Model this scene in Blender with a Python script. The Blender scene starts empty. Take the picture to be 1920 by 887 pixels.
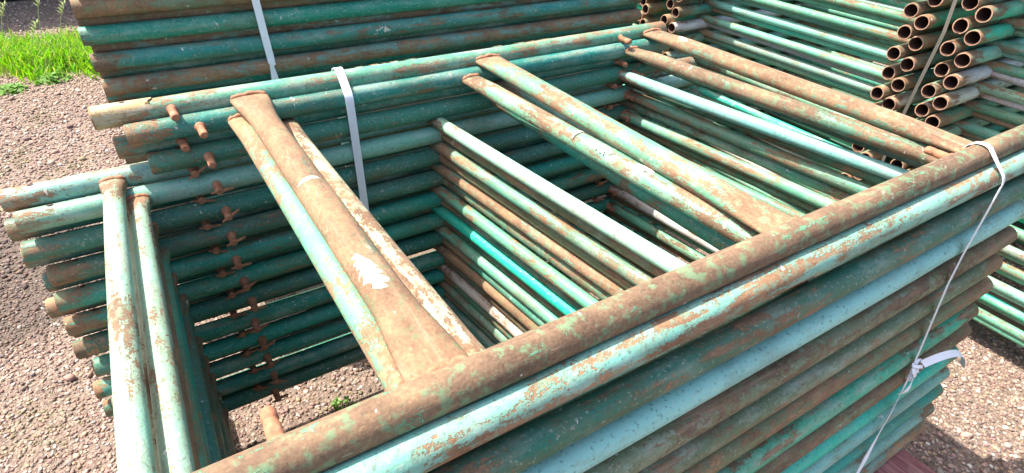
import bpy, bmesh, math, random
import numpy as np
from mathutils import Matrix, Vector

# ------------------------------------------------------------------ camera, light, exposure
S = bpy.context.scene
COL = S.collection
G = 1.06                                   # height of the top frame's tubes above the ground

R = ((0.8487, -0.5277, 0.0351), (-0.2767, -0.4995, -0.8209), (0.4507, 0.6870, -0.5699))
cam = bpy.data.cameras.new('camera')
cam.sensor_width = 36.0
cam.lens = 1088.48 / 1920 * 36.0
cam.clip_start = 0.02
cam.clip_end = 500
co = bpy.data.objects.new('camera', cam)
COL.objects.link(co)
r, d, f = (Vector(v).normalized() for v in R)
rot = Matrix((r, -d, -f)).transposed()
co.matrix_world = Matrix.Translation((0.0374, -0.391, 0.5035 + G)) @ rot.to_4x4()
S.camera = co

SUN = Vector((-0.44, 0.40, 1.0)).normalized()      # towards the sun
elev = math.asin(SUN.z)
world = bpy.data.worlds.new('World')
S.world = world
world.use_nodes = True
nt = world.node_tree
bg = nt.nodes['Background']
sky = nt.nodes.new('ShaderNodeTexSky')
sky.sky_type = 'NISHITA'
sky.sun_disc = False
sky.sun_elevation = elev
sky.sun_rotation = math.atan2(SUN.x, SUN.y)
sky.air_density = 1.0
sky.dust_density = 3.5
sky.ozone_density = 0.4
nt.links.new(sky.outputs[0], bg.inputs[0])
bg.inputs[1].default_value = 0.15

sun = bpy.data.lights.new('sun', 'SUN')
sun.energy = 4.5
sun.angle = math.radians(0.55)
sun.color = (1.0, 0.94, 0.84)
so = bpy.data.objects.new('sun', sun)
COL.objects.link(so)
so.rotation_euler = SUN.to_track_quat('Z', 'Y').to_euler()

S.view_settings.view_transform = 'Standard'
S.view_settings.look = 'None'
S.view_settings.gamma = 1.0
S.view_settings.exposure = 1.4
S.view_settings.use_curve_mapping = False

rng = random.Random(7)
nrng = np.random.default_rng(11)


# ------------------------------------------------------------------ node helpers
class NT:
    def __init__(self, name):
        self.m = bpy.data.materials.new(name)
        self.m.use_nodes = True
        self.t = self.m.node_tree
        self.b = self.t.nodes['Principled BSDF']

    def n(self, typ, **kw):
        nd = self.t.nodes.new(typ)
        for k, v in kw.items():
            if k in ('operation', 'data_type', 'blend_type', 'noise_dimensions', 'attribute_name',
                     'voronoi_dimensions', 'feature', 'use_clamp', 'clamp', 'normalize', 'distance'):
                setattr(nd, k, v)
            else:
                nd.inputs[k].default_value = v
        return nd

    def l(self, a, b):
        self.t.links.new(a, b)

    def math(self, op, a, b=None, clamp=False):
        nd = self.t.nodes.new('ShaderNodeMath')
        nd.operation = op
        nd.use_clamp = clamp
        for i, v in enumerate((a, b)):
            if v is None:
                continue
            if isinstance(v, (int, float)):
                nd.inputs[i].default_value = v
            else:
                self.l(v, nd.inputs[i])
        return nd.outputs[0]

    def ss(self, v, lo, hi):
        nd = self.t.nodes.new('ShaderNodeMapRange')
        nd.interpolation_type = 'SMOOTHSTEP'
        for i, x in ((0, v), (1, lo), (2, hi)):
            if isinstance(x, (int, float)):
                nd.inputs[i].default_value = x
            else:
                self.l(x, nd.inputs[i])
        return nd.outputs[0]

    def mix(self, fac, a, b, typ='MIX'):
        nd = self.t.nodes.new('ShaderNodeMix')
        nd.data_type = 'RGBA'
        nd.blend_type = typ
        for i, x in ((0, fac), (6, a), (7, b)):
            if isinstance(x, (int, float)):
                nd.inputs[i].default_value = x
            elif isinstance(x, tuple):
                nd.inputs[i].default_value = (*x, 1) if len(x) == 3 else x
            else:
                self.l(x, nd.inputs[i])
        return nd.outputs[2]

    def noise(self, vec, w, scale, detail=3.0, rough=0.55):
        nd = self.t.nodes.new('ShaderNodeTexNoise')
        nd.noise_dimensions = '4D'
        self.l(vec, nd.inputs['Vector'])
        if isinstance(w, (int, float)):
            nd.inputs['W'].default_value = w
        else:
            self.l(w, nd.inputs['W'])
        nd.inputs['Scale'].default_value = scale
        nd.inputs['Detail'].default_value = detail
        nd.inputs['Roughness'].default_value = rough
        return nd.outputs[0]

    def ramp(self, fac, stops):
        nd = self.t.nodes.new('ShaderNodeValToRGB')
        e = nd.color_ramp.elements
        while len(e) < len(stops):
            e.new(0.5)
        for i, (p, c) in enumerate(stops):
            e[i].position = p
            e[i].color = (*c, 1)
        self.l(fac, nd.inputs[0])
        return nd.outputs[0]

    def bump(self, h, strength, dist):
        nd = self.t.nodes.new('ShaderNodeBump')
        nd.inputs['Strength'].default_value = strength
        nd.inputs['Distance'].default_value = dist
        self.l(h, nd.inputs['Height'])
        self.l(nd.outputs[0], self.b.inputs['Normal'])


RUST = [(0.0, (0.045, 0.024, 0.014)), (0.22, (0.105, 0.060, 0.035)), (0.5, (0.185, 0.112, 0.066)),
        (0.7, (0.255, 0.155, 0.088)), (0.87, (0.36, 0.215, 0.110)), (1.0, (0.44, 0.31, 0.20))]


def paint_material():
    k = NT('weathered_paint')
    oi = k.n('ShaderNodeObjectInfo')
    tc = k.n('ShaderNodeTexCoord')
    mp = k.n('ShaderNodeMapping')
    mp.inputs['Scale'].default_value = (0.45, 1, 1)
    k.l(tc.outputs['Object'], mp.inputs[0])
    vec, vs = tc.outputs['Object'], mp.outputs[0]
    w = k.math('MULTIPLY', oi.outputs['Random'], 61.0)
    w2 = k.math('ADD', w, 17.3)
    w3 = k.math('ADD', w, 41.7)
    big = k.noise(vs, w, 11.0, 4.0, 0.65)
    med = k.noise(vs, w2, 46.0, 6.0, 0.70)
    fine = k.noise(vec, w, 230.0, 3.0, 0.6)
    at = k.n('ShaderNodeAttribute', attribute_name='endw')
    endw = at.outputs['Fac']
    amount = oi.outputs['Alpha']
    fld = k.math('ADD', k.math('ADD', k.math('MULTIPLY', big, 0.44), k.math('MULTIPLY', med, 0.40)),
                 k.math('MULTIPLY', fine, 0.22))
    ms = k.n('ShaderNodeMapping')
    ms.inputs['Scale'].default_value = (0.07, 1, 1)
    k.l(tc.outputs['Object'], ms.inputs[0])
    streak = k.noise(ms.outputs[0], w3, 62.0, 3.0, 0.6)
    fld = k.math('ADD', fld, k.math('MULTIPLY', k.math('SUBTRACT', streak, 0.5), 0.34))
    fld = k.math('ADD', fld, k.math('MULTIPLY', endw, 0.14))
    rnd2 = k.math('FRACT', k.math('MULTIPLY', oi.outputs['Random'], 17.31))
    rnd3 = k.math('FRACT', k.math('MULTIPLY', oi.outputs['Random'], 7.77))
    thr = k.math('SUBTRACT', 0.735, k.math('MULTIPLY', amount, 0.36))
    rust = k.ss(fld, k.math('SUBTRACT', thr, 0.012), k.math('ADD', thr, 0.014))
    stain = k.ss(fld, k.math('SUBTRACT', thr, 0.15), thr)
    # pin-head chips
    chips = k.noise(vec, w3, 105.0, 2.0, 0.5)
    clus = k.noise(vs, w3, 14.0, 2.0, 0.5)
    cf = k.math('ADD', chips, k.math('MULTIPLY', clus, 0.30))
    ct = k.math('SUBTRACT', 0.90, k.math('MULTIPLY', amount, 0.10))
    chip = k.ss(cf, ct, k.math('ADD', ct, 0.025))
    rustmask = k.math('MAXIMUM', rust, chip, True)
    # paint: chalked and grimy variation of the object's own colour
    var = k.noise(vs, w3, 26.0, 4.0, 0.65)
    dirt = k.noise(vs, w2, 7.0, 4.0, 0.7)
    pc = oi.outputs['Color']
    chalk = k.mix(k.math('MULTIPLY', k.ss(k.math('ADD', k.math('MULTIPLY', var, .6), k.math('MULTIPLY', streak, .4)), 0.44, 0.66), k.math('MULTIPLY', rnd2, 0.75)), pc, (0.40, 0.47, 0.41))
    grime = k.mix(k.math('MULTIPLY', k.ss(dirt, 0.52, 0.70), 0.40), chalk, (0.085, 0.085, 0.055))
    speck = k.noise(vec, w, 170.0, 2.0, 0.5)
    grime = k.mix(k.math('MULTIPLY', k.ss(speck, 0.60, 0.68), 0.35), grime, (0.5, 0.5, 0.44))
    grime = k.mix(k.math('MULTIPLY', k.ss(speck, 0.40, 0.33), 0.45), grime, (0.04, 0.035, 0.03))
    stc = k.mix(1.0, grime, (0.72, 0.50, 0.34), 'MULTIPLY')
    grime = k.mix(k.math('MULTIPLY', stain, 0.48), grime, k.mix(0.35, stc, (0.30, 0.19, 0.10)))
    # rust colours, with the last scraps of paint and lichen left on it
    tone = k.noise(vs, w3, 17.0, 3.0, 0.6)
    tv = k.math('ADD', k.math('ADD', k.math('MULTIPLY', var, 0.40), k.math('MULTIPLY', fine, 0.36)), k.math('MULTIPLY', tone, 0.34))
    rc = k.ramp(tv, [(0.33 + p * 0.42, c) for p, c in RUST])
    rc = k.mix(1.0, rc, k.mix(rnd3, (0.80, 0.82, 0.84), (1.35, 1.22, 1.12)), 'MULTIPLY')
    rc = k.mix(k.math('MULTIPLY', k.ss(streak, .55, .68), .45), rc, (0.36, 0.235, 0.155))
    lich = k.noise(vec, w3, 62.0, 4.0, 0.6)
    rc = k.mix(k.math('MULTIPLY', k.ss(lich, 0.50, 0.63), 0.62), rc, k.mix(0.5, pc, (0.17, 0.19, 0.07)))
    col = k.mix(rustmask, grime, rc)
    # pale splashes of mortar and old primer
    spl = k.noise(vec, w2, 11.0, 5.0, 0.7)
    sm = k.ss(spl, 0.665, 0.69)
    col = k.mix(k.math('MULTIPLY', sm, 0.8), col, (0.62, 0.58, 0.49))
    fl = k.noise(vec, w3, 75.0, 1.0, 0.4)
    col = k.mix(k.math('MULTIPLY', k.ss(fl, 0.765, 0.78), 0.8), col, (0.58, 0.55, 0.48))
    # hairline scratches and rub marks in patches
    sm1 = k.n('ShaderNodeMapping')
    sm1.inputs['Scale'].default_value = (0.35, 1.6, 1.6)
    sm1.inputs['Rotation'].default_value = (0.3, 0.25, 0.5)
    k.l(vec, sm1.inputs[0])
    rn = k.noise(sm1.outputs[0], w2, 58.0, 1.0, 0.4)
    ridge = k.math('ABSOLUTE', k.math('SUBTRACT', rn, 0.5))
    sc_ = k.math('MULTIPLY', k.ss(ridge, 0.010, 0.003), k.ss(clus, 0.54, 0.62))
    col = k.mix(k.math('MULTIPLY', sc_, 0.30), col, (0.50, 0.46, 0.38))
    rub = k.ss(k.noise(vec, w3, 33.0, 6.0, 0.75), 0.63, 0.66)
    col = k.mix(k.math('MULTIPLY', rub, 0.55), col, (0.40, 0.37, 0.31))
    k.l(col, k.b.inputs['Base Color'])
    rg = k.math('ADD', k.math('ADD', 0.46, k.math('MULTIPLY', rustmask, 0.32)), k.math('MULTIPLY', var, 0.12))
    k.l(rg, k.b.inputs['Roughness'])
    k.b.inputs['Specular IOR Level'].default_value = 0.38
    h = k.math('ADD', k.math('MULTIPLY', rustmask, -0.55), k.math('ADD', k.math('MULTIPLY', fine, 0.55),
               k.math('ADD', k.math('MULTIPLY', sm, 0.8), k.math('MULTIPLY', med, 0.35))))
    k.bump(h, 0.8, 0.0018)
    return k.m


def rust_material(name, stops, scale=60):
    k = NT(name)
    oi = k.n('ShaderNodeObjectInfo')
    tc = k.n('ShaderNodeTexCoord')
    w = k.math('MULTIPLY', oi.outputs['Random'], 61.0)
    a = k.noise(tc.outputs['Object'], w, scale, 5.0, 0.65)
    b = k.noise(tc.outputs['Object'], w, scale * 5, 2.0, 0.6)
    v = k.math('ADD', k.math('MULTIPLY', a, 0.8), k.math('MULTIPLY', b, 0.25))
    c = k.ramp(v, [(0.22 + p * 0.56, q) for p, q in stops])
    k.l(c, k.b.inputs['Base Color'])
    k.b.inputs['Roughness'].default_value = 0.82
    k.bump(v, 0.6, 0.002)
    return k.m


PAINT = paint_material()
RIM = rust_material('bare_rust', [(0, (0.16, 0.08, 0.05)), (0.5, (0.40, 0.22, 0.14)), (1, (0.60, 0.42, 0.31))])
PINM = rust_material('pin_rust', [(0, (0.10, 0.04, 0.022)), (0.45, (0.30, 0.12, 0.06)), (1, (0.50, 0.25, 0.14))], 90)
INNER = rust_material('inner_rust_and_hole_shade', [(0, (0.02, 0.010, 0.007)), (0.5, (0.07, 0.03, 0.02)), (1, (0.16, 0.075, 0.045))])


def simple_material(name, colr, rough, bumps=None, var=0.2, scale=30):
    k = NT(name)
    tc = k.n('ShaderNodeTexCoord')
    n = k.noise(tc.outputs['Object'], 3.0, scale, 4.0, 0.6)
    c = k.mix(n, tuple(x * (1 - var) for x in colr), tuple(min(1, x * (1 + var)) for x in colr))
    k.l(c, k.b.inputs['Base Color'])
    k.b.inputs['Roughness'].default_value = rough
    if bumps:
        k.bump(n, 0.4, bumps)
    return k.m


STRAP = simple_material('white_strap_plastic', (0.74, 0.74, 0.78), 0.42, None, 0.08, 60)
STRAPD = simple_material('dusty_strap_plastic', (0.17, 0.155, 0.12), 0.6, None, 0.2, 60)


def wood_material(name, dark, light):
    k = NT(name)
    tc = k.n('ShaderNodeTexCoord')
    mp = k.n('ShaderNodeMapping')
    mp.inputs['Scale'].default_value = (1, 0.045, 1)
    k.l(tc.outputs['Object'], mp.inputs[0])
    n = k.noise(mp.outputs[0], 2.0, 110.0, 5.0, 0.65)
    m = k.noise(tc.outputs['Object'], 5.0, 16.0, 4.0, 0.6)
    c = k.mix(k.ss(n, 0.34, 0.68), dark, light)
    c = k.mix(k.math('MULTIPLY', k.ss(m, 0.5, 0.7), 0.4), c, (0.42, 0.25, 0.22))
    k.l(c, k.b.inputs['Base Color'])
    k.b.inputs['Roughness'].default_value = 0.85
    k.bump(n, 0.8, 0.004)
    return k.m


WOODRED = wood_material('red_stained_wood', (0.16, 0.045, 0.045), (0.40, 0.16, 0.15))
WOOD = wood_material('grey_wood', (0.16, 0.12, 0.085), (0.36, 0.29, 0.21))


# ------------------------------------------------------------------ object helpers
def link(o, parent=None):
    COL.objects.link(o)
    if parent is not None:
        o.parent = parent
    return o


def tag(o, label=None, cat=None, group=None, kind=None):
    if label:
        o['label'] = label
    if cat:
        o['category'] = cat
    if group:
        o['group'] = group
    if kind:
        o['kind'] = kind
    return o


def mesh_from(name, verts, faces, mats, midx=None, smooth=True, endw=None, sharp=None):
    me = bpy.data.meshes.new(name)
    me.from_pydata([tuple(v) for v in verts], [], faces)
    for m in mats:
        me.materials.append(m)
    if midx is not None:
        me.polygons.foreach_set('material_index', midx)
    me.polygons.foreach_set('use_smooth', [smooth] * len(me.polygons))
    if endw is not None:
        a = me.attributes.new('endw', 'FLOAT', 'POINT')
        a.data.foreach_set('value', endw)
    if sharp:
        sh = set(sharp)
        vals = [tuple(sorted(e.vertices)) in sh for e in me.edges]
        a = me.attributes.new('sharp_edge', 'BOOLEAN', 'EDGE')
        a.data.foreach_set('value', vals)
    me.update()
    return me


TR, TI = 0.02415, 0.0203


def standard_mesh(L, seed, bow=0.005, seg=20, n=16, dent=True):
    """open-ended tube along +X with a wall, slightly bowed and dented"""
    q = random.Random(seed)
    by, bz = q.uniform(-bow, bow), q.uniform(-bow, bow)
    dents = [(q.uniform(0.1, L - .1), q.uniform(0, 6.28), q.uniform(.001, .0038), q.uniform(.015, .06)) for _ in range(4)] if dent else []
    xs = [0, 0.003] + [L * i / n for i in range(1, n)] + [L - 0.003, L]
    V, F, M, E, SH = [], [], [], [], []
    for i, x in enumerate(xs):
        cy, cz = by * math.sin(math.pi * x / L), bz * math.sin(math.pi * x / L)
        rr = TR - (0.0012 if i in (0, len(xs) - 1) else 0)
        ew = max(0, 1 - x / 0.11, 1 - (L - x) / 0.11)
        for s in range(seg):
            a = 2 * math.pi * s / seg
            rad = rr + (q.uniform(-.0005, .0004) if i in (0, len(xs) - 1) else 0)
            for (dx, da, dd, dw) in dents:
                g = math.exp(-((x - dx) / dw) ** 2) * max(0, math.cos(a - da)) ** 4
                rad -= dd * g
            V.append((x, cy + rad * math.cos(a), cz + rad * math.sin(a)))
            E.append(ew)
    for i in range(len(xs) - 1):
        for s in range(seg):
            t = (s + 1) % seg
            F.append((i * seg + s, i * seg + t, (i + 1) * seg + t, (i + 1) * seg + s)[::-1])
            M.append(0)
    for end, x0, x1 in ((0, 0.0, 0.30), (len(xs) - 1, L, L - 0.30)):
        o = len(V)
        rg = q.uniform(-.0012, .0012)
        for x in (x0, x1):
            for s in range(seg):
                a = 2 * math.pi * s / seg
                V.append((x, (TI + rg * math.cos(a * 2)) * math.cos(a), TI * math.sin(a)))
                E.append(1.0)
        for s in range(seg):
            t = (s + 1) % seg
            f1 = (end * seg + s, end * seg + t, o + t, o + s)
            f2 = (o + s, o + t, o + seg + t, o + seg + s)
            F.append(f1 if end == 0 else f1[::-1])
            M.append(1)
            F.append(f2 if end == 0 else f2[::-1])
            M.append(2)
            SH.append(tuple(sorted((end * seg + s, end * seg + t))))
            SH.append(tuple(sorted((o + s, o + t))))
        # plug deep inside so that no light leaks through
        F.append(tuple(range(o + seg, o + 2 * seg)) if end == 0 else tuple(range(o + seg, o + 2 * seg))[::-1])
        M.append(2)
    return mesh_from('standard', V, F, [PAINT, RIM, INNER], M, True, E, SH)


def rung_mesh(L, rad, flat_len, fw, fh, seed, seg=18, drop=0.0, radz=None):
    """tube along +X whose ends are flattened to fw x fh (half sizes); welded to the standards"""
    q = random.Random(seed)
    by, bz = q.uniform(-.004, .004), q.uniform(-.003, .001)
    radz = radz or rad
    fr = [0, .12, .25, .4, .55, .7, .85, 1.0]
    xs = [flat_len * t for t in fr] + [flat_len + (L - 2 * flat_len) * i / 10 for i in range(1, 10)] + [L - flat_len * t for t in fr[::-1]]
    V, F, E = [], [], []
    for x in xs:
        t = min(x, L - x) / flat_len
        t = min(1, max(0, t))
        t = t * t * (3 - 2 * t)
        ry, rz = fw + (rad - fw) * t, fh + (radz - fh) * t
        ex = 1.0 if t > .98 else 0.75 + .25 * t
        cy, cz = by * math.sin(math.pi * x / L), bz * math.sin(math.pi * x / L) - drop * (1 - t)
        ew = max(0, 1 - x / 0.13, 1 - (L - x) / 0.13)
        for s in range(seg):
            a = 2 * math.pi * s / seg
            ca, sa = math.cos(a), math.sin(a)
            V.append((x, cy + ry * math.copysign(abs(ca) ** ex, ca), cz + rz * math.copysign(abs(sa) ** ex, sa)))
            E.append(ew)
    for i in range(len(xs) - 1):
        for s in range(seg):
            t = (s + 1) % seg
            F.append((i * seg + s, i * seg + t, (i + 1) * seg + t, (i + 1) * seg + s)[::-1])
    F.append(tuple(range(seg)))
    F.append(tuple(range((len(xs) - 1) * seg, len(xs) * seg))[::-1])
    return mesh_from('rung', V, F, [PAINT], None, True, E)


def lathe_x(prof, seg=14):
    V, F = [], []
    for x, rr in prof:
        for s in range(seg):
            a = 2 * math.pi * s / seg
            V.append((x, rr * math.cos(a), rr * math.sin(a)))
    for i in range(len(prof) - 1):
        for s in range(seg):
            t = (s + 1) % seg
            F.append((i * seg + s, i * seg + t, (i + 1) * seg + t, (i + 1) * seg + s)[::-1])
    F.append(tuple(range(seg)))
    F.append(tuple(range((len(prof) - 1) * seg, len(prof) * seg))[::-1])
    return V, F


def pin_mesh(L):
    """stub pin along +X: weld collar at the root, body with a cross hole slot, chamfered tip"""
    V, F = lathe_x([(-.008, .0122), (.001, .0118), (.004, .0100), (.005, .0086), (L * .52, .0086), (L * .53, .0080), (L * .66, .0080),
                    (L * .67, .0086), (L - .003, .0084), (L, .0064)])
    me = mesh_from('pin', V, F, [PINM])
    for p in me.polygons:
        p.use_smooth = len(p.vertices) == 4
    return me


def toggle_mesh():
    """flat oval latch that swings in the pin's slot (long axis local Y)"""
    V, F = [], []
    N = 18
    for z in (-.0022, .0022):
        for s in range(N):
            a = 2 * math.pi * s / N
            V.append((.0036 * math.sin(a), .006 + .024 * math.cos(a), z * .8))
    F.append(tuple(range(N))[::-1])
    F.append(tuple(range(N, 2 * N)))
    for s in range(N):
        t = (s + 1) % N
        F.append((s, t, N + t, N + s))
    return mesh_from('toggle', V, F, [PINM], None, False)


PIN_S, PIN_L = pin_mesh(0.047), pin_mesh(0.038)
TOGGLE = toggle_mesh()

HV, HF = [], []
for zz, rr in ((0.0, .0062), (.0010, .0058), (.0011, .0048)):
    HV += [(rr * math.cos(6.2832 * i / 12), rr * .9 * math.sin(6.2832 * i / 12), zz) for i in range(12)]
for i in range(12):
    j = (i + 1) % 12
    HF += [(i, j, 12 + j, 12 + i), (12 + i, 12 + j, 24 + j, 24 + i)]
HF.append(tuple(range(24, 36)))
HOLE_DISC = mesh_from('hole_shade_disc', HV, HF, [INNER], None, False)  # raised dark disc on the tube; its colour stands in for the hole's shade
BV, BF = [], []
for i in range(13):
    for s_ in range(24):
        a_ = 2 * math.pi * s_ / 24
        xx = .112 * i / 12
        if i == 12:
            xx += .010 * math.sin(a_ * 2 + 1) + .006 * math.sin(a_ * 5)
        BV.append((xx, (TR + .0004) * math.cos(a_), (TR + .0004) * math.sin(a_)))
for i in range(12):
    for s_ in range(24):
        t_ = (s_ + 1) % 24
        BF.append((i * 24 + s_, i * 24 + t_, i * 24 + 24 + t_, i * 24 + 24 + s_)[::-1])
BAND = mesh_from('paint_band', BV, BF, [PAINT])
# paint colours
DG, TG, MG, BT = (.026, .150, .108), (.016, .240, .175), (.072, .275, .180), (.012, .40, .265)
MT, CY, GB, WH = (.235, .45, .335), (.17, .43, .355), (.15, .335, .285), (.58, .60, .58)
BR, OL, CR = (.10, .16, .10), (.115, .165, .085), (.58, .54, .42)
LG = (.095, .335, .225)
YE = (.43, .30, .12)
CYB = (.22, .45, .39)


def jit(c, a, q):
    m_ = q.uniform(.82, 1.22)
    return tuple(max(.004, x * m_ * q.uniform(.93, 1.07)) for x in c) + (min(1, max(0, a + q.uniform(-.05, .05))),)


def part(name, me, parent, loc, rotz=0.0, color=None, rotx=0.0):
    o = bpy.data.objects.new(name, me)
    link(o, parent)
    o.location = loc
    o.rotation_euler = (rotx, 0, rotz)
    if color:
        o.color = color
    return o


def add_rung(fr, base, mesh_fn, xf, yf, xn, yn, z, color):
    """rung from the far standard (xf, yf) to the near one (xn, yn), ends sunk into the tube walls"""
    dx, dy = xn - xf, yn - yf
    L = math.hypot(dx, dy)
    ux, uy = dx / L, dy / L
    a = TR * 0.55
    me = mesh_fn(L - 2 * a)
    return part('rung', me, fr, (xf + ux * a - base[0], yf + uy * a - base[1], z - base[2]), math.atan2(dy, dx), color)


def weld_mesh(hw, seed):
    q = random.Random(seed)
    V, F = [], []
    n, sg = 15, 8
    for i in range(n):
        t = i / (n - 1)
        y = -hw + 2 * hw * t
        rr = (.0042 + q.uniform(-.0012, .0014)) * (0.35 if i in (0, n - 1) else 1)
        ox, oz = q.uniform(-.0012, .0012), q.uniform(-.001, .001) - .006 * abs(2 * t - 1) ** 2
        for s in range(sg):
            a = 2 * math.pi * s / sg
            V.append((ox + rr * 1.3 * math.cos(a), y, oz + rr * math.sin(a)))
    for i in range(n - 1):
        for s in range(sg):
            t = (s + 1) % sg
            F.append((i * sg + s, i * sg + t, (i + 1) * sg + t, (i + 1) * sg + s))
    F.append(tuple(range(sg))[::-1])
    F.append(tuple(range((n - 1) * sg, n * sg)))
    return mesh_from('weld', V, F, [PINM])


WELDS = {}


def add_welds(rg, hw, hz, seed):
    L = max(v.co.x for v in rg.data.vertices)
    for e in (0, 1):
        key = (hw, seed % 5, e)
        if key not in WELDS:
            WELDS[key] = weld_mesh(hw, seed + e)
        x = TR * .42 if e == 0 else L - TR * .42
        part('weld', WELDS[key], rg, (x, 0, hz), 0)


def add_pin(fr, base, x, y, z, sgn, toggle, q):
    p = part('pin', PIN_S if not toggle else PIN_L, fr,
             (x - base[0], y + sgn * (TR - .001) - base[1], z - base[2]), math.pi / 2 * sgn + q.uniform(-.05, .05), None)
    if toggle:
        part('toggle', TOGGLE, p, (.034, 0, 0), q.uniform(-.2, .2), None, q.uniform(-.45, .45))
    return p


# ------------------------------------------------------------------ the ground
def ground_material():
    k = NT('gravelly_ground')
    tc = k.n('ShaderNodeTexCoord')
    v = tc.outputs['Object']
    a = k.noise(v, 1.0, 55.0, 5.0, 0.7)
    b = k.noise(v, 2.0, 2.4, 4.0, 0.6)
    vo = k.n('ShaderNodeTexVoronoi', Scale=95.0, Randomness=1.0)
    k.l(v, vo.inputs['Vector'])
    st = k.ramp(vo.outputs['Color'], [(0, (.08, .055, .043)), (.35, (.16, .115, .088)), (.6, (.23, .165, .128)), (.85, (.31, .23, .185)), (1, (.44, .36, .30))])
    c = k.mix(k.ss(vo.outputs['Distance'], .35, .75), st, (.13, .095, .075))
    c = k.mix(k.math('MULTIPLY', a, .5), c, (.22, .155, .112))
    moss = k.noise(v, 9.0, 6.0, 5.0, 0.7)
    c = k.mix(k.math('MULTIPLY', k.ss(moss, .57, .68), .55), c, (.12, .115, .035))
    # scattered dark blotches, then a darker oval patch beside the stack's end
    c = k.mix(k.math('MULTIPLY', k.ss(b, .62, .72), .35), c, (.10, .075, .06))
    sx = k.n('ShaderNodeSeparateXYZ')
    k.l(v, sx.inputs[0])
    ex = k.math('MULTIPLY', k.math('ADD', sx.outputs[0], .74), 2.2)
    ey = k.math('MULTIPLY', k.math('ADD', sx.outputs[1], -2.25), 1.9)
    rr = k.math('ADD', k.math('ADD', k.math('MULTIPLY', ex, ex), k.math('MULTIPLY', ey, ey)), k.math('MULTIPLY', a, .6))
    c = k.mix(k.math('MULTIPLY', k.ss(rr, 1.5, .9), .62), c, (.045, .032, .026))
    k.l(c, k.b.inputs['Base Color'])
    k.b.inputs['Roughness'].default_value = .9
    h = k.math('ADD', k.math('MULTIPLY', vo.outputs['Distance'], -1.0), k.math('MULTIPLY', a, .5))
    k.bump(h, .9, .008)
    return k.m


def plane_obj(name, x0, x1, y0, y1, z, mat, n=1):
    V = [(x0, y0, z), (x1, y0, z), (x1, y1, z), (x0, y1, z)]
    me = mesh_from(name, V, [(0, 1, 2, 3)], [mat], None, False)
    o = bpy.data.objects.new(name, me)
    return link(o)


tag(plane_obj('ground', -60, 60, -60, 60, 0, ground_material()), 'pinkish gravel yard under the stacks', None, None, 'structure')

# icosahedron pebbles, one big mesh
PHI = (1 + 5 ** .5) / 2
ICO_V = np.array([(-1, PHI, 0), (1, PHI, 0), (-1, -PHI, 0), (1, -PHI, 0), (0, -1, PHI), (0, 1, PHI), (0, -1, -PHI), (0, 1, -PHI),
                  (PHI, 0, -1), (PHI, 0, 1), (-PHI, 0, -1), (-PHI, 0, 1)], float) / math.hypot(1, PHI)
ICO_F = np.array([(0, 11, 5), (0, 5, 1), (0, 1, 7), (0, 7, 10), (0, 10, 11), (1, 5, 9), (5, 11, 4), (11, 10, 2), (10, 7, 6), (7, 1, 8),
                  (3, 9, 4), (3, 4, 2), (3, 2, 6), (3, 6, 8), (3, 8, 9), (4, 9, 5), (2, 4, 11), (6, 2, 10), (8, 6, 7), (9, 8, 1)])


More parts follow.
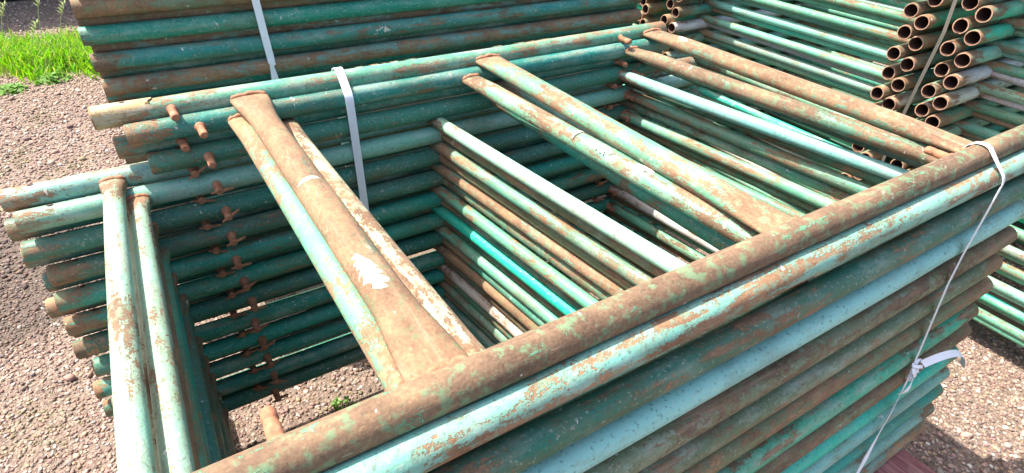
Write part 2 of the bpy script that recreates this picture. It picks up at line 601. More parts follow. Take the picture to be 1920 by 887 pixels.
def pebbles(name, regions, label, mat):
    P, SZ = [], []
    for (x0, x1, y0, y1, dens, smin, smax) in regions:
        n = int((x1 - x0) * (y1 - y0) * dens)
        P.append(np.stack([nrng.uniform(x0, x1, n), nrng.uniform(y0, y1, n)], 1))
        s = smin + (smax - smin) * nrng.random(n) ** 2.5
        big = nrng.random(n) < .010
        s[big] *= 2.2
        SZ.append(s)
    P, SZ = np.concatenate(P), np.concatenate(SZ)
    n = len(P)
    A = nrng.uniform(0, 2 * np.pi, n)
    sc = np.stack([nrng.uniform(.75, 1.35, n), nrng.uniform(.6, 1.0, n), nrng.uniform(.4, .75, n)], 1) * SZ[:, None]
    V = ICO_V[None] * (1 + nrng.uniform(-.22, .22, (n, 12, 1))) * sc[:, None]
    tl = nrng.uniform(-.4, .4, n)
    ct, st = np.cos(tl)[:, None], np.sin(tl)[:, None]
    V = np.stack([V[..., 0] * ct + V[..., 2] * st, V[..., 1], -V[..., 0] * st + V[..., 2] * ct], -1)
    ca, sa = np.cos(A)[:, None], np.sin(A)[:, None]
    V = np.stack([V[..., 0] * ca - V[..., 1] * sa, V[..., 0] * sa + V[..., 1] * ca, V[..., 2]], -1)
    V[..., 0] += P[:, :1]
    V[..., 1] += P[:, 1:]
    V[..., 2] += (sc[:, 2] * nrng.uniform(.15, .7, n))[:, None]
    F = (ICO_F[None] + (np.arange(n) * 12)[:, None, None]).reshape(-1, 3)
    me = bpy.data.meshes.new(name)
    me.vertices.add(n * 12)
    me.vertices.foreach_set('co', V.reshape(-1))
    me.loops.add(len(F) * 3)
    me.loops.foreach_set('vertex_index', F.reshape(-1).astype(np.int32))
    me.polygons.add(len(F))
    me.polygons.foreach_set('loop_start', np.arange(0, len(F) * 3, 3, dtype=np.int32))
    me.polygons.foreach_set('use_smooth', np.ones(len(F), bool))
    pal = np.array([(.27, .165, .14), (.34, .225, .19), (.20, .125, .11), (.42, .30, .245), (.26, .215, .205), (.12, .082, .075),
                    (.48, .41, .36), (.33, .185, .15), (.23, .18, .155), (.40, .26, .17), (.62, .58, .54), (.25, .15, .145)])
    wgt = np.array([14, 14, 10, 13, 10, 9, 8, 8, 8, 8, 3.0, 8], float)
    ci = nrng.choice(len(pal), n, p=wgt / wgt.sum())
    C = pal[ci] * nrng.uniform(.45, 1.45, (n, 1)) * np.array([1.0, 1.0, .95])
    # mossy spells, and the same darker oval patch
    x, y = P[:, 0], P[:, 1]
    ms = np.sin(x * 9 + 1.3 * np.sin(y * 5)) * np.sin(y * 7 + 2 * np.sin(x * 4)) + nrng.uniform(-.5, .5, n)
    C[ms > .72] = C[ms > .72] * .45 + np.array([.07, .07, .02])
    sandy = np.clip((y - 3.9) / .7, 0, 1) * (y < 5.2) * nrng.random(n)
    C = C * (1 - .7 * sandy[:, None]) + np.array([.36, .255, .16]) * .7 * sandy[:, None]
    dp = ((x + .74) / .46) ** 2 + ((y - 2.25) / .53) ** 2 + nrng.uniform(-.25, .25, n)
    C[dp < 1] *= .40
    cols = np.ones((n, 12, 4))
    cols[..., :3] = C[:, None]
    at = me.color_attributes.new('pebble_color', 'FLOAT_COLOR', 'POINT')
    at.data.foreach_set('color', cols.reshape(-1))
    me.materials.append(mat)
    me.update(calc_edges=True)
    o = bpy.data.objects.new(name, me)
    link(o)
    return tag(o, label, 'gravel', None, 'stuff')


k = NT('pebble_stone')
at_ = k.n('ShaderNodeAttribute', attribute_name='pebble_color')
tc_ = k.n('ShaderNodeTexCoord')
nn = k.noise(tc_.outputs['Object'], 1.0, 240.0, 3.0, .6)
k.l(k.mix(k.math('MULTIPLY', nn, .22), at_.outputs['Color'], (.24, .165, .125)), k.b.inputs['Base Color'])
k.b.inputs['Roughness'].default_value = .85
k.bump(nn, .5, .002)
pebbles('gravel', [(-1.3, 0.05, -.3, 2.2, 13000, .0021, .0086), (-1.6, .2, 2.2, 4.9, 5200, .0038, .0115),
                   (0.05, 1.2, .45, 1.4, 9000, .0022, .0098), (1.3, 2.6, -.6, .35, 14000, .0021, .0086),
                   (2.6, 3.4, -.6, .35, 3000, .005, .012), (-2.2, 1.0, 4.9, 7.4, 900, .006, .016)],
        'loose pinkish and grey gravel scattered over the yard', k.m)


# ------------------------------------------------------------------ grass
def grass_material():
    k = NT('grass_blade')
    at = k.n('ShaderNodeAttribute', attribute_name='blade_color')
    k.l(at.outputs['Color'], k.b.inputs['Base Color'])
    k.b.inputs['Roughness'].default_value = .55
    k.b.inputs['Specular IOR Level'].default_value = .25
    tr = k.n('ShaderNodeBsdfTranslucent')
    k.l(k.mix(1.0, at.outputs['Color'], (1.3, 1.5, .6), 'MULTIPLY'), tr.inputs['Color'])
    mx = k.n('ShaderNodeMixShader', Fac=.42)
    out = k.t.nodes['Material Output']
    k.l(k.b.outputs[0], mx.inputs[1])
    k.l(tr.outputs[0], mx.inputs[2])
    k.l(mx.outputs[0], out.inputs[0])
    return k.m


GRASS = grass_material()


def blades(name, pts, hts, wid, lean, colf, label, cat, kind):
    V, F, C = [], [], []
    for (x, y), h in zip(pts, hts):
        a = rng.uniform(0, 6.283)
        ln = rng.uniform(.15, 1) * lean * h
        dx, dy = math.cos(a), math.sin(a)
        px, py = -dy, dx
        w = wid * rng.uniform(.6, 1.3)
        o = len(V)
        tw = rng.uniform(-.6, .6)
        c = colf(x, y)
        for t, ww in ((0, 1), (.5, .85), (.85, .45)):
            sx = x + dx * ln * t * t
            sy = y + dy * ln * t * t
            sz = h * (t - .22 * t * t * lean)
            for s in (-1, 1):
                V.append((sx + px * w * ww * s + dx * tw * w * s, sy + py * w * ww * s + dy * tw * w * s, sz))
                C.append((*c, 1))
        V.append((x + dx * ln, y + dy * ln, h * (1 - .22 * lean)))
        C.append((*c, 1))
        F += [(o, o + 1, o + 3, o + 2), (o + 2, o + 3, o + 5, o + 4), (o + 4, o + 5, o + 6)]
    me = mesh_from(name, V, F, [GRASS], None, True)
    at = me.color_attributes.new('blade_color', 'FLOAT_COLOR', 'POINT')
    at.data.foreach_set('color', np.array(C).reshape(-1))
    o = bpy.data.objects.new(name, me)
    link(o)
    tag(o, label, cat, None, kind)
    return o


def gcol(x, y):
    t = rng.random()
    if t < .16:
        return (.36, .33, .15)
    return (rng.uniform(.13, .25), rng.uniform(.30, .46), rng.uniform(.010, .028))


pts, hts = [], []
while len(pts) < 16000:
    x, y = rng.uniform(-2.2, .9), rng.uniform(4.55, 5.9)
    e = .13 * math.sin(x * 5) + .08 * math.sin(x * 13 + 1) + rng.uniform(-.10, .10)
    if y < 4.82 + e + .25 * rng.random() ** 2 or y > 5.50 + e * .6 + .2 * rng.random() ** 2:
        continue
    pts.append((x, y))
    hts.append(rng.uniform(.08, .20) * (0.55 if y < 5.0 + e else 1))
blades('grass', pts, hts, .0045, .75, gcol, 'bright green grass strip along the gravel behind the stacks', 'grass', 'stuff')


def stalk(x, y, h, label):
    """flowering grass stalk with a pale drooping seed head"""
    root = tag(link(bpy.data.objects.new('grass_stalk', None)), label, 'grass stalk', 'seeding grass stalks')
    root.location = (x, y, 0)
    me = bpy.data.meshes.new('stem')
    V, F = [], []
    for i in range(9):
        t = i / 8
        for s in range(5):
            a = 6.283 * s / 5
            rr = .0035 * (1 - .5 * t)
            V.append((.10 * t * t + rr * math.cos(a), rr * math.sin(a), h * (t - .08 * t * t)))
    for i in range(8):
        for s in range(5):
            t = (s + 1) % 5
            F.append((i * 5 + s, i * 5 + t, i * 5 + 5 + t, i * 5 + 5 + s))
    me = mesh_from('stem', V, F, [STALK])
    part('stem', me, root, (0, 0, 0))
    V, F = [], []
    for i in range(26):
        t = .72 + .3 * i / 26
        bx, bz = .10 * t * t, h * (t - .08 * t * t)
        a = i * 2.4
        o = len(V)
        ux, uy = math.cos(a), math.sin(a)
        L = .03
        V += [(bx, 0, bz), (bx + ux * L * .5 - uy * .005, uy * L * .5 + ux * .005, bz + L * .6),
              (bx + ux * L, uy * L, bz + L), (bx + ux * L * .5 + uy * .005, uy * L * .5 - ux * .005, bz + L * .6)]
        F.append((o, o + 1, o + 2, o + 3))
    part('seed_head', mesh_from('seed_head', V, F, [STALK], None, False), root, (0, 0, 0))


STALK = simple_material('dry_grass', (.34, .40, .16), .7)
for i, (x, y, h) in enumerate([(-.62, 5.6, .46), (-.88, 5.7, .36), (-.68, 5.25, .30), (-.50, 5.7, .33), (-1.2, 5.5, .42)]):
    stalk(x, y, h, 'pale seeding grass stalk rising above the green grass strip')


def weed(x, y, rad, n, label, leaf=.018):
    """low rosette weed: stems carry small oval leaves"""
    root = tag(link(bpy.data.objects.new('weed', None)), label, 'weed', 'low weeds on the gravel')
    root.location = (x, y, 0)
    V, F, C = [], [], []
    for i in range(n):
        a = rng.uniform(0, 6.283)
        d_ = rad * math.sqrt(rng.random())
        cx, cy, cz = d_ * math.cos(a), d_ * math.sin(a), rng.uniform(.006, .05) * (1.1 - d_ / rad)
        b = rng.uniform(0, 6.283)
        l, w = leaf * rng.uniform(.7, 1.3), leaf * .38
        ux, uy = math.cos(b), math.sin(b)
        up = rng.uniform(-.2, .6)
        o = len(V)
        for tt, ww in ((0, 0), (.35, 1), (.75, .8)):
            for s in ((-1, 1) if ww else (1,)):
                V.append((cx + ux * l * tt - uy * w * ww * s, cy + uy * l * tt + ux * w * ww * s, cz + l * up * tt))
        V.append((cx + ux * l, cy + uy * l, cz + l * up))
        F += [(o, o + 2, o + 1), (o + 1, o + 2, o + 4, o + 3), (o + 3, o + 4, o + 5)]
        g = rng.uniform(.8, 1.2)
        C += [(.16 * g, .30 * g, .07 * g, 1)] * 6
    me = mesh_from('leaves', V, F, [GRASS], None, True)
    at = me.color_attributes.new('blade_color', 'FLOAT_COLOR', 'POINT')
    at.data.foreach_set('color', np.array(C).reshape(-1))
    part('leaves', me, root, (0, 0, 0))


weed(-.56, 4.74, .11, 170, 'leafy weed clump at the front edge of the grass strip', .032)
weed(-.80, 4.64, .09, 130, 'leafy weed clump at the front edge of the grass strip', .032)
weed(.27, .93, .035, 40, 'small green weed sprouting in the gravel inside the strapped stack', .012)


# ------------------------------------------------------------------ dark shed whose shade falls on the far gravel
def box_mesh(name, sx, sy, sz, mats, bev=.004):
    bm = bmesh.new()
    bmesh.ops.create_cube(bm, size=1)
    for v in bm.verts:
        v.co = Vector((v.co.x * sx, v.co.y * sy, (v.co.z + .5) * sz))
    if bev:
        bmesh.ops.bevel(bm, geom=bm.edges[:], offset=bev, segments=2, affect='EDGES')
    me = bpy.data.meshes.new(name)
    bm.to_mesh(me)
    bm.free()
    for m in mats:
        me.materials.append(m)
    return me


SHEDM = simple_material('black_cladding', (.018, .019, .022), .6, .002, .3, 12)
shed = tag(link(bpy.data.objects.new('shed', None)), 'black clad shed whose foot shows beyond the grass', 'shed')
shed.location = (-2.5, 7.45, 0)
brd = box_mesh('board', .245, .03, 2.45, [SHEDM])
for i in range(28):
    part('board', brd, shed, (-3.5 + .25 * i, 0, .02))
part('wall', box_mesh('wall', 7.0, 2.4, 2.5, [SHEDM]), shed, (0 - .125, 1.22, 0))
part('roof', box_mesh('roof', 7.3, 2.7, .08, [SHEDM]), shed, (-.125, 1.15, 2.5))

# ------------------------------------------------------------------ the strapped stack of scaffold frames
P = 0.0352
N = 26


def zc(k):
    return G - (k - 1) * P


def yfar(k):
    return (.983 + (.004 + .006 * ((k * 7) % 5) / 4 if k > 4 else 0) if k % 2 else .951) + .0002 * k


def ynear(k):
    return (0.0 if k % 2 else -.0326) - .0037 * max(0, k - 2)


# per frame: base colour and rust amount; parts may differ: far, near, rungs (a, b, c)
FR = {
    1: dict(far=(MG, .46), near=(LG, .80), r=((BR, .86), (LG, .56), (MG, .74))),
    2: dict(far=(TG, .30), near=(CY, .53), r=((LG, .56), (LG, .54), (MG, .64))),
    3: dict(far=(DG, .28), near=(DG, .5), r=((CR, .56), (MG, .5), (DG, .3))),
    4: dict(far=(DG, .28), near=(DG, 0.42), r=((DG, .5), (TG, .4), (CY, .26))),
    5: dict(far=(CY, .44), near=(DG, .5), r=((MT, .47), (MT, 0.28), (MG, .5))),
    6: dict(far=(CY, .20), near=(CYB, .18), r=((MT, .47), (OL, 0.5), (LG, .45))),
    7: dict(far=(DG, .28), near=(DG, .6), r=((CR, .5), (LG, 0.58), (MG, .5))),
    8: dict(far=(DG, .28), near=(OL, 0.6), r=((BR, .7), (OL, 0.5), (LG, .48))),
    9: dict(far=(DG, .28), near=(DG, .7), r=((GB, .4), (LG, 0.6), (MG, .6))),
    10: dict(far=(DG, .28), near=(OL, 0.5), r=((MG, .4), (MG, 0.5), (MG, .55))),
    11: dict(far=(DG, .28), near=(BR, .7), r=((DG, .4), (LG, 0.42), (BR, .8))),
    12: dict(far=(TG, .28), near=(OL, 0.58), r=((TG, .3), (DG, 0.4), (MG, .4))),
    13: dict(far=(DG, .28), near=(BR, .7), r=((TG, .4), (BT, 0.16), (MG, .5))),
    14: dict(far=(TG, .28), near=(BT, .47), r=((DG, .3), (DG, 0.4), (BR, .75))),
    15: dict(far=(DG, .28), near=(BR, .7), r=((DG, .4), (LG, 0.3), (MG, .5))),
    16: dict(far=(DG, .28), near=(OL, 0.7), r=((DG, .3), (TG, 0.4), (WH, .35))),
    17: dict(far=(DG, .28), near=(BR, .7), r=((DG, .4), (BR, 0.85), (MG, .5))),
    18: dict(far=(TG, .2), near=(BT, .15), r=((DG, .4), (BR, 0.6), (LG, .45))),
    19: dict(far=(DG, .28), near=(TG, .5), r=((DG, .4), (CR, 0.4), (MG, .5))),
    20: dict(far=(TG, .22), near=(CY, .30), r=((DG, .4), (MG, 0.5), (MG, .5))),
    21: dict(far=(DG, .28), near=(TG, .4), r=((DG, .4), (MG, 0.34), (MG, .5))),
    22: dict(far=(TG, .25), near=(TG, .35), r=((DG, .4), (DG, 0.4), (MG, .5))),
    23: dict(far=(DG, .28), near=(TG, .4), r=((DG, .4), (DG, 0.3), (MG, .5))),
    24: dict(far=(TG, .3), near=(GB, .35), r=((DG, .4), (DG, 0.4), (MG, .5))),
    25: dict(far=(DG, .28), near=(BR, .7), r=((DG, .4), (DG, 0.35), (MG, .5))),
    26: dict(far=(DG, .28), near=(GB, .5), r=((DG, .4), (DG, 0.4), (MG, .5))),
    27: dict(far=(DG, .28), near=(BR, .7), r=((DG, .4), (DG, .5), (MG, .5))),
}
LOOK = {
    1: 'rust-brown scaffold frame with flattened rung ends, topmost of the strapped stack',
    2: 'turquoise scaffold frame blotched with rust, second from the top of the strapped stack',
    3: 'dirty dark scaffold frame with a whitish rung, third from the top of the strapped stack',
    4: 'dark green scaffold frame with short tube ends, fourth from the top of the strapped stack',
    5: 'pale mint scaffold frame with rusty tube ends, fifth from the top of the strapped stack',
    6: 'light cyan scaffold frame with mint rungs, sixth from the top of the strapped stack',
}
ORD = ['', 'first', 'second', 'third', 'fourth', 'fifth', 'sixth', 'seventh', 'eighth', 'ninth', 'tenth', 'eleventh', 'twelfth', 'thirteenth',
       'fourteenth', 'fifteenth', 'sixteenth', 'seventeenth', 'eighteenth', 'nineteenth', 'twentieth', 'twenty-first', 'twenty-second',
       'twenty-third', 'twenty-fourth', 'twenty-fifth', 'twenty-sixth', 'lowest']

RCACHE = {}


def rung_fn(kind, seed):
    def f_(L):
        key = (kind, round(L, 3), seed)
        if key not in RCACHE:
            if kind == 'flat':
                RCACHE[key] = rung_mesh(L, .0285, .17, .041, .0080, seed, radz=.0215)
            elif kind == 'oval':
                RCACHE[key] = rung_mesh(L, .0235, .12, .028, .010, seed, radz=.0205)
            elif kind == 'end':
                RCACHE[key] = rung_mesh(L, .0195, .07, .0265, .014, seed)
            elif kind == 'slim':
                RCACHE[key] = rung_mesh(L, .0170, .05, .019, .0140, seed)
            else:
                RCACHE[key] = rung_mesh(L, .0172, .06, .020, .013, seed)
        return RCACHE[key]
    return f_


CREAM = simple_material('cream_paint', (.58, .52, .40), .75, .001, .22, 150)


def splash_mesh(x0, ln, a0, a1, rad, seed):
    """ragged patch of pale paint clinging to an oval rung (angles in degrees, 90 = up)"""
    q = random.Random(seed)
    nx_, na = 16, 12
    lo = [q.uniform(0, .35) for _ in range(nx_ + 1)]
    hi = [q.uniform(.62, 1) for _ in range(nx_ + 1)]
    V, F = [], []
    for i in range(nx_ + 1):
        t = i / nx_
        sh = math.sin(math.pi * min(1, max(0, t))) ** .45
        for j in range(na + 1):
            u = .5 + ((lo[i] + (hi[i] - lo[i]) * j / na) - .5) * sh
            a = math.radians(a0 + (a1 - a0) * u)
            e = .0006 if 0 < j < na and 0 < i < nx_ else -.0004
            V.append((x0 + ln * (t - .5) + .15 * ln * math.sin(u * 5 + seed), (rad[0] + e) * math.cos(a), (rad[1] + e) * math.sin(a) - .0010))
    for i in range(nx_):
        for j in range(na):
            p = i * (na + 1) + j
            F.append((p, p + 1, p + na + 2, p + na + 1))
    return mesh_from('paint_splash', V, F, [CREAM])


SPLASH = [(1, .208, .760, .090, 65, 150), (1, .208, .470, .012, 40, 165), (2, .752, .520, .075, 70, 150), (2, .752, .640, .045, 60, 130),
          (2, .752, .440, .010, 40, 165), (1, 1.420, .150, .040, 80, 135)]
# rung places along the tubes: (x at far tube, x at near tube)
RX = {1: ((.208, .222), (.820, .826), (1.420, 1.432)),
      2: ((.178, .192), (.752, .818), (1.312, 1.430)),
      3: ((.270, .296), (.852, .890), (1.385, 1.472)),
      4: ((.222, .240), (.832, .862), (1.287, 1.452))}
for k_ in range(1, N + 1):
    q = random.Random(100 + k_)
    fr = bpy.data.objects.new('scaffold_frame', None)
    link(fr)
    xl, xr = (-.089, 1.484) if k_ <= 4 else (-.278, 1.668)
    if k_ == 1:
        xl, xr = -.089, 1.484
    elif k_ == 2:
        xl = -.040
    elif k_ == 3:
        xl = -.068
    elif k_ == 4:
        xl = -.018
    if k_ > 4:
        off = q.uniform(-.012, .012) + (0 if k_ % 2 == 0 else -.018)
        xl += off
        xr += q.uniform(-.016, .016)
    yf, yn, z = yfar(k_), ynear(k_), zc(k_)
    base = (xl, yn, z)
    fr.location = base
    c_ = FR[k_]
    tag(fr, LOOK.get(k_, 'weathered green scaffold frame, %s from the top of the strapped stack' % ORD[k_] if k_ < N
                     else 'weathered scaffold frame resting on the bearers, lowest of the strapped stack'),
        'scaffold frame', 'scaffold frames in the strapped stack')
    sf = part('standard', standard_mesh(xr - xl, 200 + k_), fr, (0, yf - yn, 0), 0, jit(*c_['far'], q))
    part('hole_shade_disc', HOLE_DISC, sf, (.058 + q.uniform(-.006, .006), .001, TR - .0006), 0, None, q.uniform(-.3, .2))
    if k_ == 1:
        part('paint_band', BAND, sf, (.004, 0, 0), 0, YE + (.42,))
    nl, nr = (-.16, 1.72) if k_ <= 4 else (xl, xr)
    part('standard', standard_mesh(nr - nl, 300 + k_), fr, (nl - xl, 0, 0), 0, jit(*c_['near'], q))
    if k_ <= 4:
        rx, kinds = RX[k_], (('flat',) * 3 if k_ == 1 else ('oval',) * 3 if k_ == 2 else ('oval', 'mid', 'mid'))
    else:
        e = -.030 if k_ % 2 else 0.0
        e2 = .0155 if k_ % 2 else 0.0
        e3 = 0.0 if k_ % 2 else .018
        j = q.uniform(-.0045, .0045)
        rx = ((-.064 + e + j, -.078 + e + j), (.652 + e3 + j, .780 + e3 + j), (1.328 + e2 + j, 1.452 + e2 + j))
        kinds = ('end', 'slim', 'mid')
    for (a, b), kd, cc in zip(rx, kinds, c_['r']):
        ro = add_rung(fr, base, rung_fn(kd, 400 + k_), a, yf, b, yn, z, jit(*cc, q))
        for (kk, xr0, x0_, ln, a0, a1) in SPLASH:
            if kk == k_ and abs(xr0 - a) < .02:
                rad2 = {'flat': (.0285, .0215), 'oval': (.0235, .0205)}[kd]
                part('paint_splash', splash_mesh(x0_, ln, a0, a1, rad2, k_ * 7 + int(x0_ * 100)), ro, (0, 0, 0))
        if k_ <= 8:
            hw, hz = {'flat': (.040, .0100), 'oval': (.027, .0115), 'end': (.025, .0150), 'slim': (.019, .0150), 'mid': (.019, .0135)}[kd]
            add_welds(ro, hw, hz, 40 + k_)
    tgl = k_ > 4
    px = .055 if k_ % 2 else .096
    px2 = 1.288 if k_ % 2 else 1.338
    if k_ > 4:
        px += q.uniform(-.006, .006)
        px2 -= .02
    add_pin(fr, base, px, yf, z, -1, tgl, q)
    add_pin(fr, base, px2 - (.02 if k_ == 2 else 0), yf, z, -1, tgl, q)
    add_pin(fr, base, px - .012, yn, z, 1, tgl and k_ > 6, q)
    add_pin(fr, base, 1.375 if k_ == 2 else px2 + .06, yn, z, 1, tgl and k_ > 6, q)


# ------------------------------------------------------------------ timber bearers
def bearer(x, y0, y1, w, top, mat, label, skew=0.0):
    me = box_mesh('wooden_bearer', w, y1 - y0, top - .002, [mat], .005)
    o = link(bpy.data.objects.new('wooden_bearer', me))
    o.location = (x, (y0 + y1) / 2, .002)
    o.rotation_euler = (0, 0, skew)
    tag(o, label, 'timber', 'timber bearers under the stacks')
    return o


BT0 = zc(N) - TR + .001
bearer(1.47, -.42, 1.15, .155, BT0, WOODRED, 'red stained timber bearer sticking out under the strapped stack', .05)
bearer(-.16, .0, 1.12, .10, BT0, WOOD, 'weathered timber bearer under the open end of the strapped stack')

# ------------------------------------------------------------------ neighbouring stacks
SHARED_STD = [standard_mesh(1.95, 900 + i) for i in range(10)]
CAPS = (.955, .955)


def stack(x0, pairs, W, ztop, dyz, dz2, nfr, label, group, seedbase, palette, bshift=0.0, L=1.95):
    """pairs of nested frames; x0 = left end of the tubes, yn = near tube of the rear frame of a pair"""
    q = random.Random(seedbase)
    yn0 = pairs
    i = 0
    while i < nfr:
        odd = i % 2
        pr = i // 2
        z = ztop - pr * .0696 - (dz2 if odd else 0)
        if z - TR < .09:
            break
        yn = yn0 - (dyz if odd else 0) + q.uniform(-.002, .002)
        xl = x0 + q.uniform(-.012, .012) + (bshift if not odd else 0)
        cA, aA = q.choice(palette) if palette is PAL else palette[i % len(palette)]
        fr = link(bpy.data.objects.new('scaffold_frame', None))
        base = (xl, yn, z)
        fr.location = base
        tag(fr, NAMES[cA] + ' ' + label, 'scaffold frame', group)
        for yy in (0, W):
            part('standard', q.choice(SHARED_STD), fr, (0, yy, 0), 0, jit(cA, aA + .1 if yy == 0 else aA + .05, q))
        e = .024 if odd else 0
        for xr_, kd in ((.215 + e, 'mid'), (.97 + e, 'slim'), (1.72 + e, 'mid')):
            add_rung(fr, base, rung_fn(kd, 500), xl + xr_, yn + W, xl + xr_, yn, z, jit(cA, aA, q))
        i += 1
        low = z - TR
    return low


NAMES = {TG: 'teal green', MG: 'dull green', LG: 'light green', MT: 'pale mint', BT: 'bright green', CY: 'pale cyan', DG: 'dark green', WH: 'white', BR: 'rust-brown', GB: 'grey-green'}
PAL = [(TG, .40), (LG, .45), (LG, .36), (LG, .32), (MT, .36), (BT, .3), (CY, .34), (MG, .46), (WH, .28), (LG, .45), (MG, .42)]
PALB = [(TG, .3), (BR, .55), (MG, .5), (BR, .58), (BR, .56), (TG, .12), (GB, .58), (TG, .26), (DG, .22), (GB, .46), (TG, .26), (DG, .25)]
# stack behind: front tubes at y 1.50
LB = stack(-.085, 1.534, 1.05, G + .064 + .0696 * 2, .034, .035, 60,
      'weathered scaffold frame in the taller strapped stack behind the front stack', 'scaffold frames in the stack behind', 31, PALB, bshift=.0, L=1.79)
LM = stack(2.2, .587, 1.06, G + .076 + .0696 * 2, .047, .026, 60,
      'open-ended scaffold frame in the middle stack of the row beyond the far end', 'scaffold frames in the middle stack of the row', 32, PAL)
LC = stack(2.21, .440 - 1.06, 1.06, G + .131 + .0696 * 1, .047, .024, 60,
      'open-ended scaffold frame in the row stack beside the front stack end', 'scaffold frames in the stack of the row beside the front stack', 33, PAL)
LD = stack(2.2, 1.83, 1.06, G - .157 + .0696 * 4, .047, .026, 60,
      'open-ended scaffold frame in the hindmost stack of the row beyond the far end', 'scaffold frames in the hindmost stack of the row', 34, PAL)
for x, y0, y1, lab in ((.35, 1.45, 2.65, 'timber bearer under the stack behind, nearer its open end'), (1.45, 1.45, 2.65, 'timber bearer under the stack behind, nearer the row of stacks'),
                       (2.75, -.72, .5, 'timber bearer under the row stack beside the front stack end'), (3.75, -.72, .5, 'far timber bearer under the row stack beside the front stack end'),
                       (2.75, .51, 1.72, 'timber bearer under the middle stack of the row'), (3.75, .51, 1.72, 'far timber bearer under the middle stack of the row'),
                       (2.75, 1.75, 2.95, 'timber bearer under the hindmost stack of the row'), (3.75, 1.75, 2.95, 'far timber bearer under the hindmost stack of the row')):
    bearer(x, y0, y1, .12, (LB if x < 2 else LC if y0 < 0 else LM if y0 < 1.6 else LD) + .001, WOOD, lab)

# ------------------------------------------------------------------ straps
def band(name, pts, nrm, width, mat, thick=.0012, parent=None, loc=(0, 0, 0)):
    """flat band along pts; width runs across (pts tangent x nrm)"""
    pts = [Vector(p) for p in pts]
    V, F = [], []
    n = len(pts)
    for i, p in enumerate(pts):
        t = (pts[min(i + 1, n - 1)] - pts[max(i - 1, 0)]).normalized()
        nn_ = Vector(nrm[i]) if isinstance(nrm, list) else Vector(nrm)
        nn_ = (nn_ - t * nn_.dot(t)).normalized()
        wv = t.cross(nn_).normalized()
        for a, b in ((-1, -1), (1, -1), (1, 1), (-1, 1)):
            V.append(p + wv * a * width / 2 + nn_ * b * thick / 2 - Vector(loc))
    for i in range(n - 1):
        for s in range(4):
            t = (s + 1) % 4
            F.append((i * 4 + s, i * 4 + t, i * 4 + 4 + t, i * 4 + 4 + s))
    F.append((3, 2, 1, 0))
    F.append(tuple(n * 4 - 4 + s for s in range(4)))
    me = mesh_from(name, V, F, [mat], None, False)
    o = bpy.data.objects.new(name, me)
    link(o, parent)
    o.location = loc if parent is None else (0, 0, 0)
    return o


def arc(cy, cz, rr, a0, a1, x, n=8):
    o = []
    for i in range(n + 1):
        a = math.radians(a0 + (a1 - a0) * i / n)
        o.append((x, cy + rr * math.cos(a), cz + rr * math.sin(a)))
    return o


RS = TR + .0012


def normals_from(pts, c):
    return [(0, p[1] - c[0], p[2] - c[1]) for p in pts]


# strap round the far tubes of the strapped stack
fs = tag(link(bpy.data.objects.new('plastic_strap', None)), 'white plastic strap looped round the inner tubes of the front stack, near the flattened rung', 'strap', 'white straps on the stacks')
fs.location = (.421, .97, zc(1) + RS)
zb = zc(N - 1) - .01
pt = [(.428, yfar(1) + RS + .001, zb)] + arc(yfar(1), zc(1), RS + .003, 0, 118, .421) + arc(yfar(2), zc(2), RS + .005, 132, 180, .421, 6) + \
     [(.424, yfar(8) - RS - .006, zc(8)), (.427, yfar(16) - RS - .006, zc(16)), (.428, yfar(26) - RS - .004, zb), (.428, yfar(26), zb - TR - .003), (.428, yfar(25) + .02, zb - TR - .03)]
nr_ = [(0, p[1] - yfar(1), p[2] - zc(1)) if p[2] > zc(1) - .002 else (0, 1 if p[1] > yfar(1) else -1, .25 if p[2] > zc(3) else .02) for p in pt]
band('strap_band', pt, nr_, .020, STRAP, parent=fs, loc=tuple(fs.location))

# strap round the near tubes, knotted
ns = tag(link(bpy.data.objects.new('plastic_strap', None)), 'white plastic strap tied in a knot on the outer tubes of the front stack', 'strap', 'white straps on the stacks')
ns.location = (1.41, 0, zc(1) + RS)


def nx(z):
    t = (zc(2) - z)
    return 1.405 - .065 * min(1, t / .18) - .0 * t - max(0, t - .5) * .30 * .9


pt = [(1.36, ynear(3) + RS + .004, zc(5)), (1.38, ynear(3) + RS + .003, zc(3))] + arc(ynear(1), zc(1), RS + .003, 0, 118, 1.41, 10) + arc(ynear(2), zc(2), RS + .005, 132, 186, 1.408, 6)
for kk in (4, 6, 8, 10, 12, 14):
    pt.append((nx(zc(kk)), ynear(kk) - RS - .006, zc(kk)))
knot = Vector((nx(zc(14)), ynear(14) - RS - .008, zc(14) - .02))
pt.append(tuple(knot))
nr_ = []
for p in pt:
    if p[2] > zc(1) - .002:
        nr_.append((0, p[1] - ynear(1), p[2] - zc(1)))
    elif p[1] > 0:
        nr_.append((0, 1, 0.01))
    else:
        nr_.append((0.15, -1, 0.12))
band('strap_band', pt, nr_, .016, STRAP, parent=ns, loc=tuple(ns.location))
# lower run of the strap below the knot, twisted nearly to a cord
pt = [tuple(knot)]
nr_ = [(.2, -1, 0)]
for i, kk in enumerate((16, 18, 20, 22, 24, 26)):
    pt.append((nx(zc(kk)), ynear(kk) - RS - .006, zc(kk)))
    nr_.append((math.sin(i * 1.5) * .9, -1, .2))
pt.append((nx(zc(27)), ynear(26) + .02, zc(27) - TR - .004))
nr_.append((0, 0, -1))
band('lower_band', pt, nr_, .0085, STRAP, parent=ns, loc=tuple(ns.location))
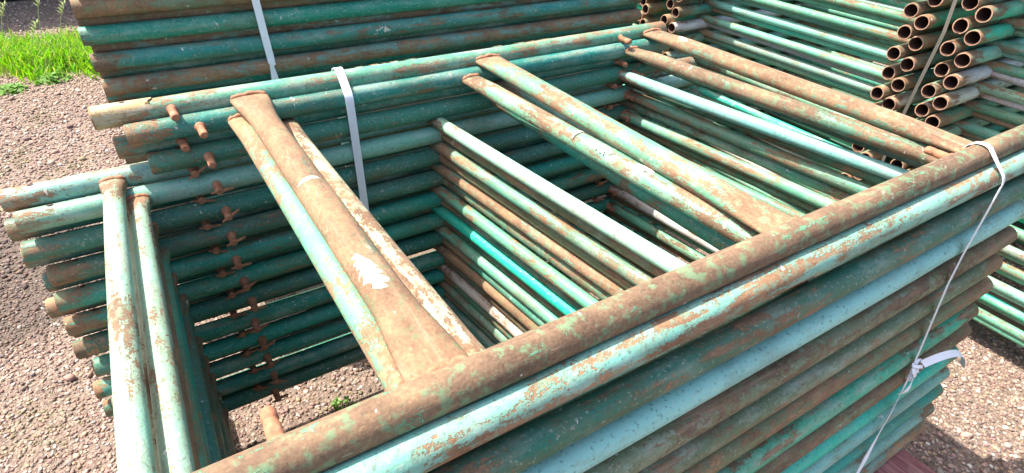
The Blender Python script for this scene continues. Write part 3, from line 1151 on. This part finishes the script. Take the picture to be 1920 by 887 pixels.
# knot: coils, loose tail and small loop
V, F = [], []
K = Vector(knot) - ns.location
kp, kn = [], []
for i in range(60):
    a = i / 59 * 6.283 * 2.6
    kp.append(knot + Vector((.011 * math.cos(a) + .006 * math.sin(2.3 * a), -.006 + .0065 * math.sin(a * 1.5), .022 * math.cos(a * .62) + .003 * math.sin(a))))
    kn.append((math.cos(a), -1 + .6 * math.sin(a), math.sin(a * .7)))
band('knot', kp, kn, .0075, STRAP, .0014, parent=ns, loc=tuple(ns.location))
tp, tn = [], []
for i in range(16):
    t = i / 15
    tp.append(knot + Vector((.012 + .155 * t, -.010 - .035 * t - .01 * math.sin(t * 3), .018 + .040 * math.sin(t * 2.6) - .075 * t * t)))
    tn.append((.15, -.55 + .2 * t, 1))
band('loose_tail', tp, tn, .017, STRAP, parent=ns, loc=tuple(ns.location))
tp, tn = [], []
for i in range(14):
    t = i / 13
    tp.append(knot + Vector((-.004 - .030 * math.sin(t * 2.4) - .012 * t, -.012 - .010 * math.sin(t * 3.1), -.018 - .036 * t + .010 * math.sin(t * 3.1))))
    tn.append((.7 * math.cos(t * 3), -1, .5 * math.sin(t * 3)))
band('small_loop', tp, tn, .010, STRAP, parent=ns, loc=tuple(ns.location))

# strap on the stack behind
bs = tag(link(bpy.data.objects.new('plastic_strap', None)), 'white plastic strap with split ends on the stack behind', 'strap', 'white straps on the stacks')
bs.location = (.352, 1.47, G + .2)
yb = 1.50 - RS - .004
pt = [(.340, yb - .001, G + .24), (.348, yb, G + .12), (.354, yb, G + .0), (.357, yb - .001, G - .055), (.359, yb - .003, G - .092)]
band('strap_band', pt, (0, -1, .05), .021, STRAP, parent=bs, loc=tuple(bs.location))
band('buckle', [(.352, yb - .005, G - .098), (.366, yb - .005, G - .090)], (0, -1, .05), .018, STRAP, .004, parent=bs, loc=tuple(bs.location))
for dx in (-.006, .012):
    band('strap_end', [(.357, yb - .003, G - .092), (.357 + dx * .7, yb - .004, G - .15), (.357 + dx, yb - .003, G - .22)], (dx * 8, -1, 0), .010, STRAP, parent=bs, loc=tuple(bs.location))
# dull strap on the row stacks
rs = tag(link(bpy.data.objects.new('plastic_strap', None)), 'dull dusty strap hanging across the open tube ends of the row', 'strap')
rs.location = (2.185, .46, G + .1)
pt = [(2.186, .475, G + .26), (2.18, .472, G + .15), (2.178, .462, G + .04), (2.178, .468, G - .10), (2.18, .474, G - .25), (2.185, .476, G - .45)]
band('strap_band', pt, (-1, -.5, 0), .010, STRAPD, parent=rs, loc=tuple(rs.location))
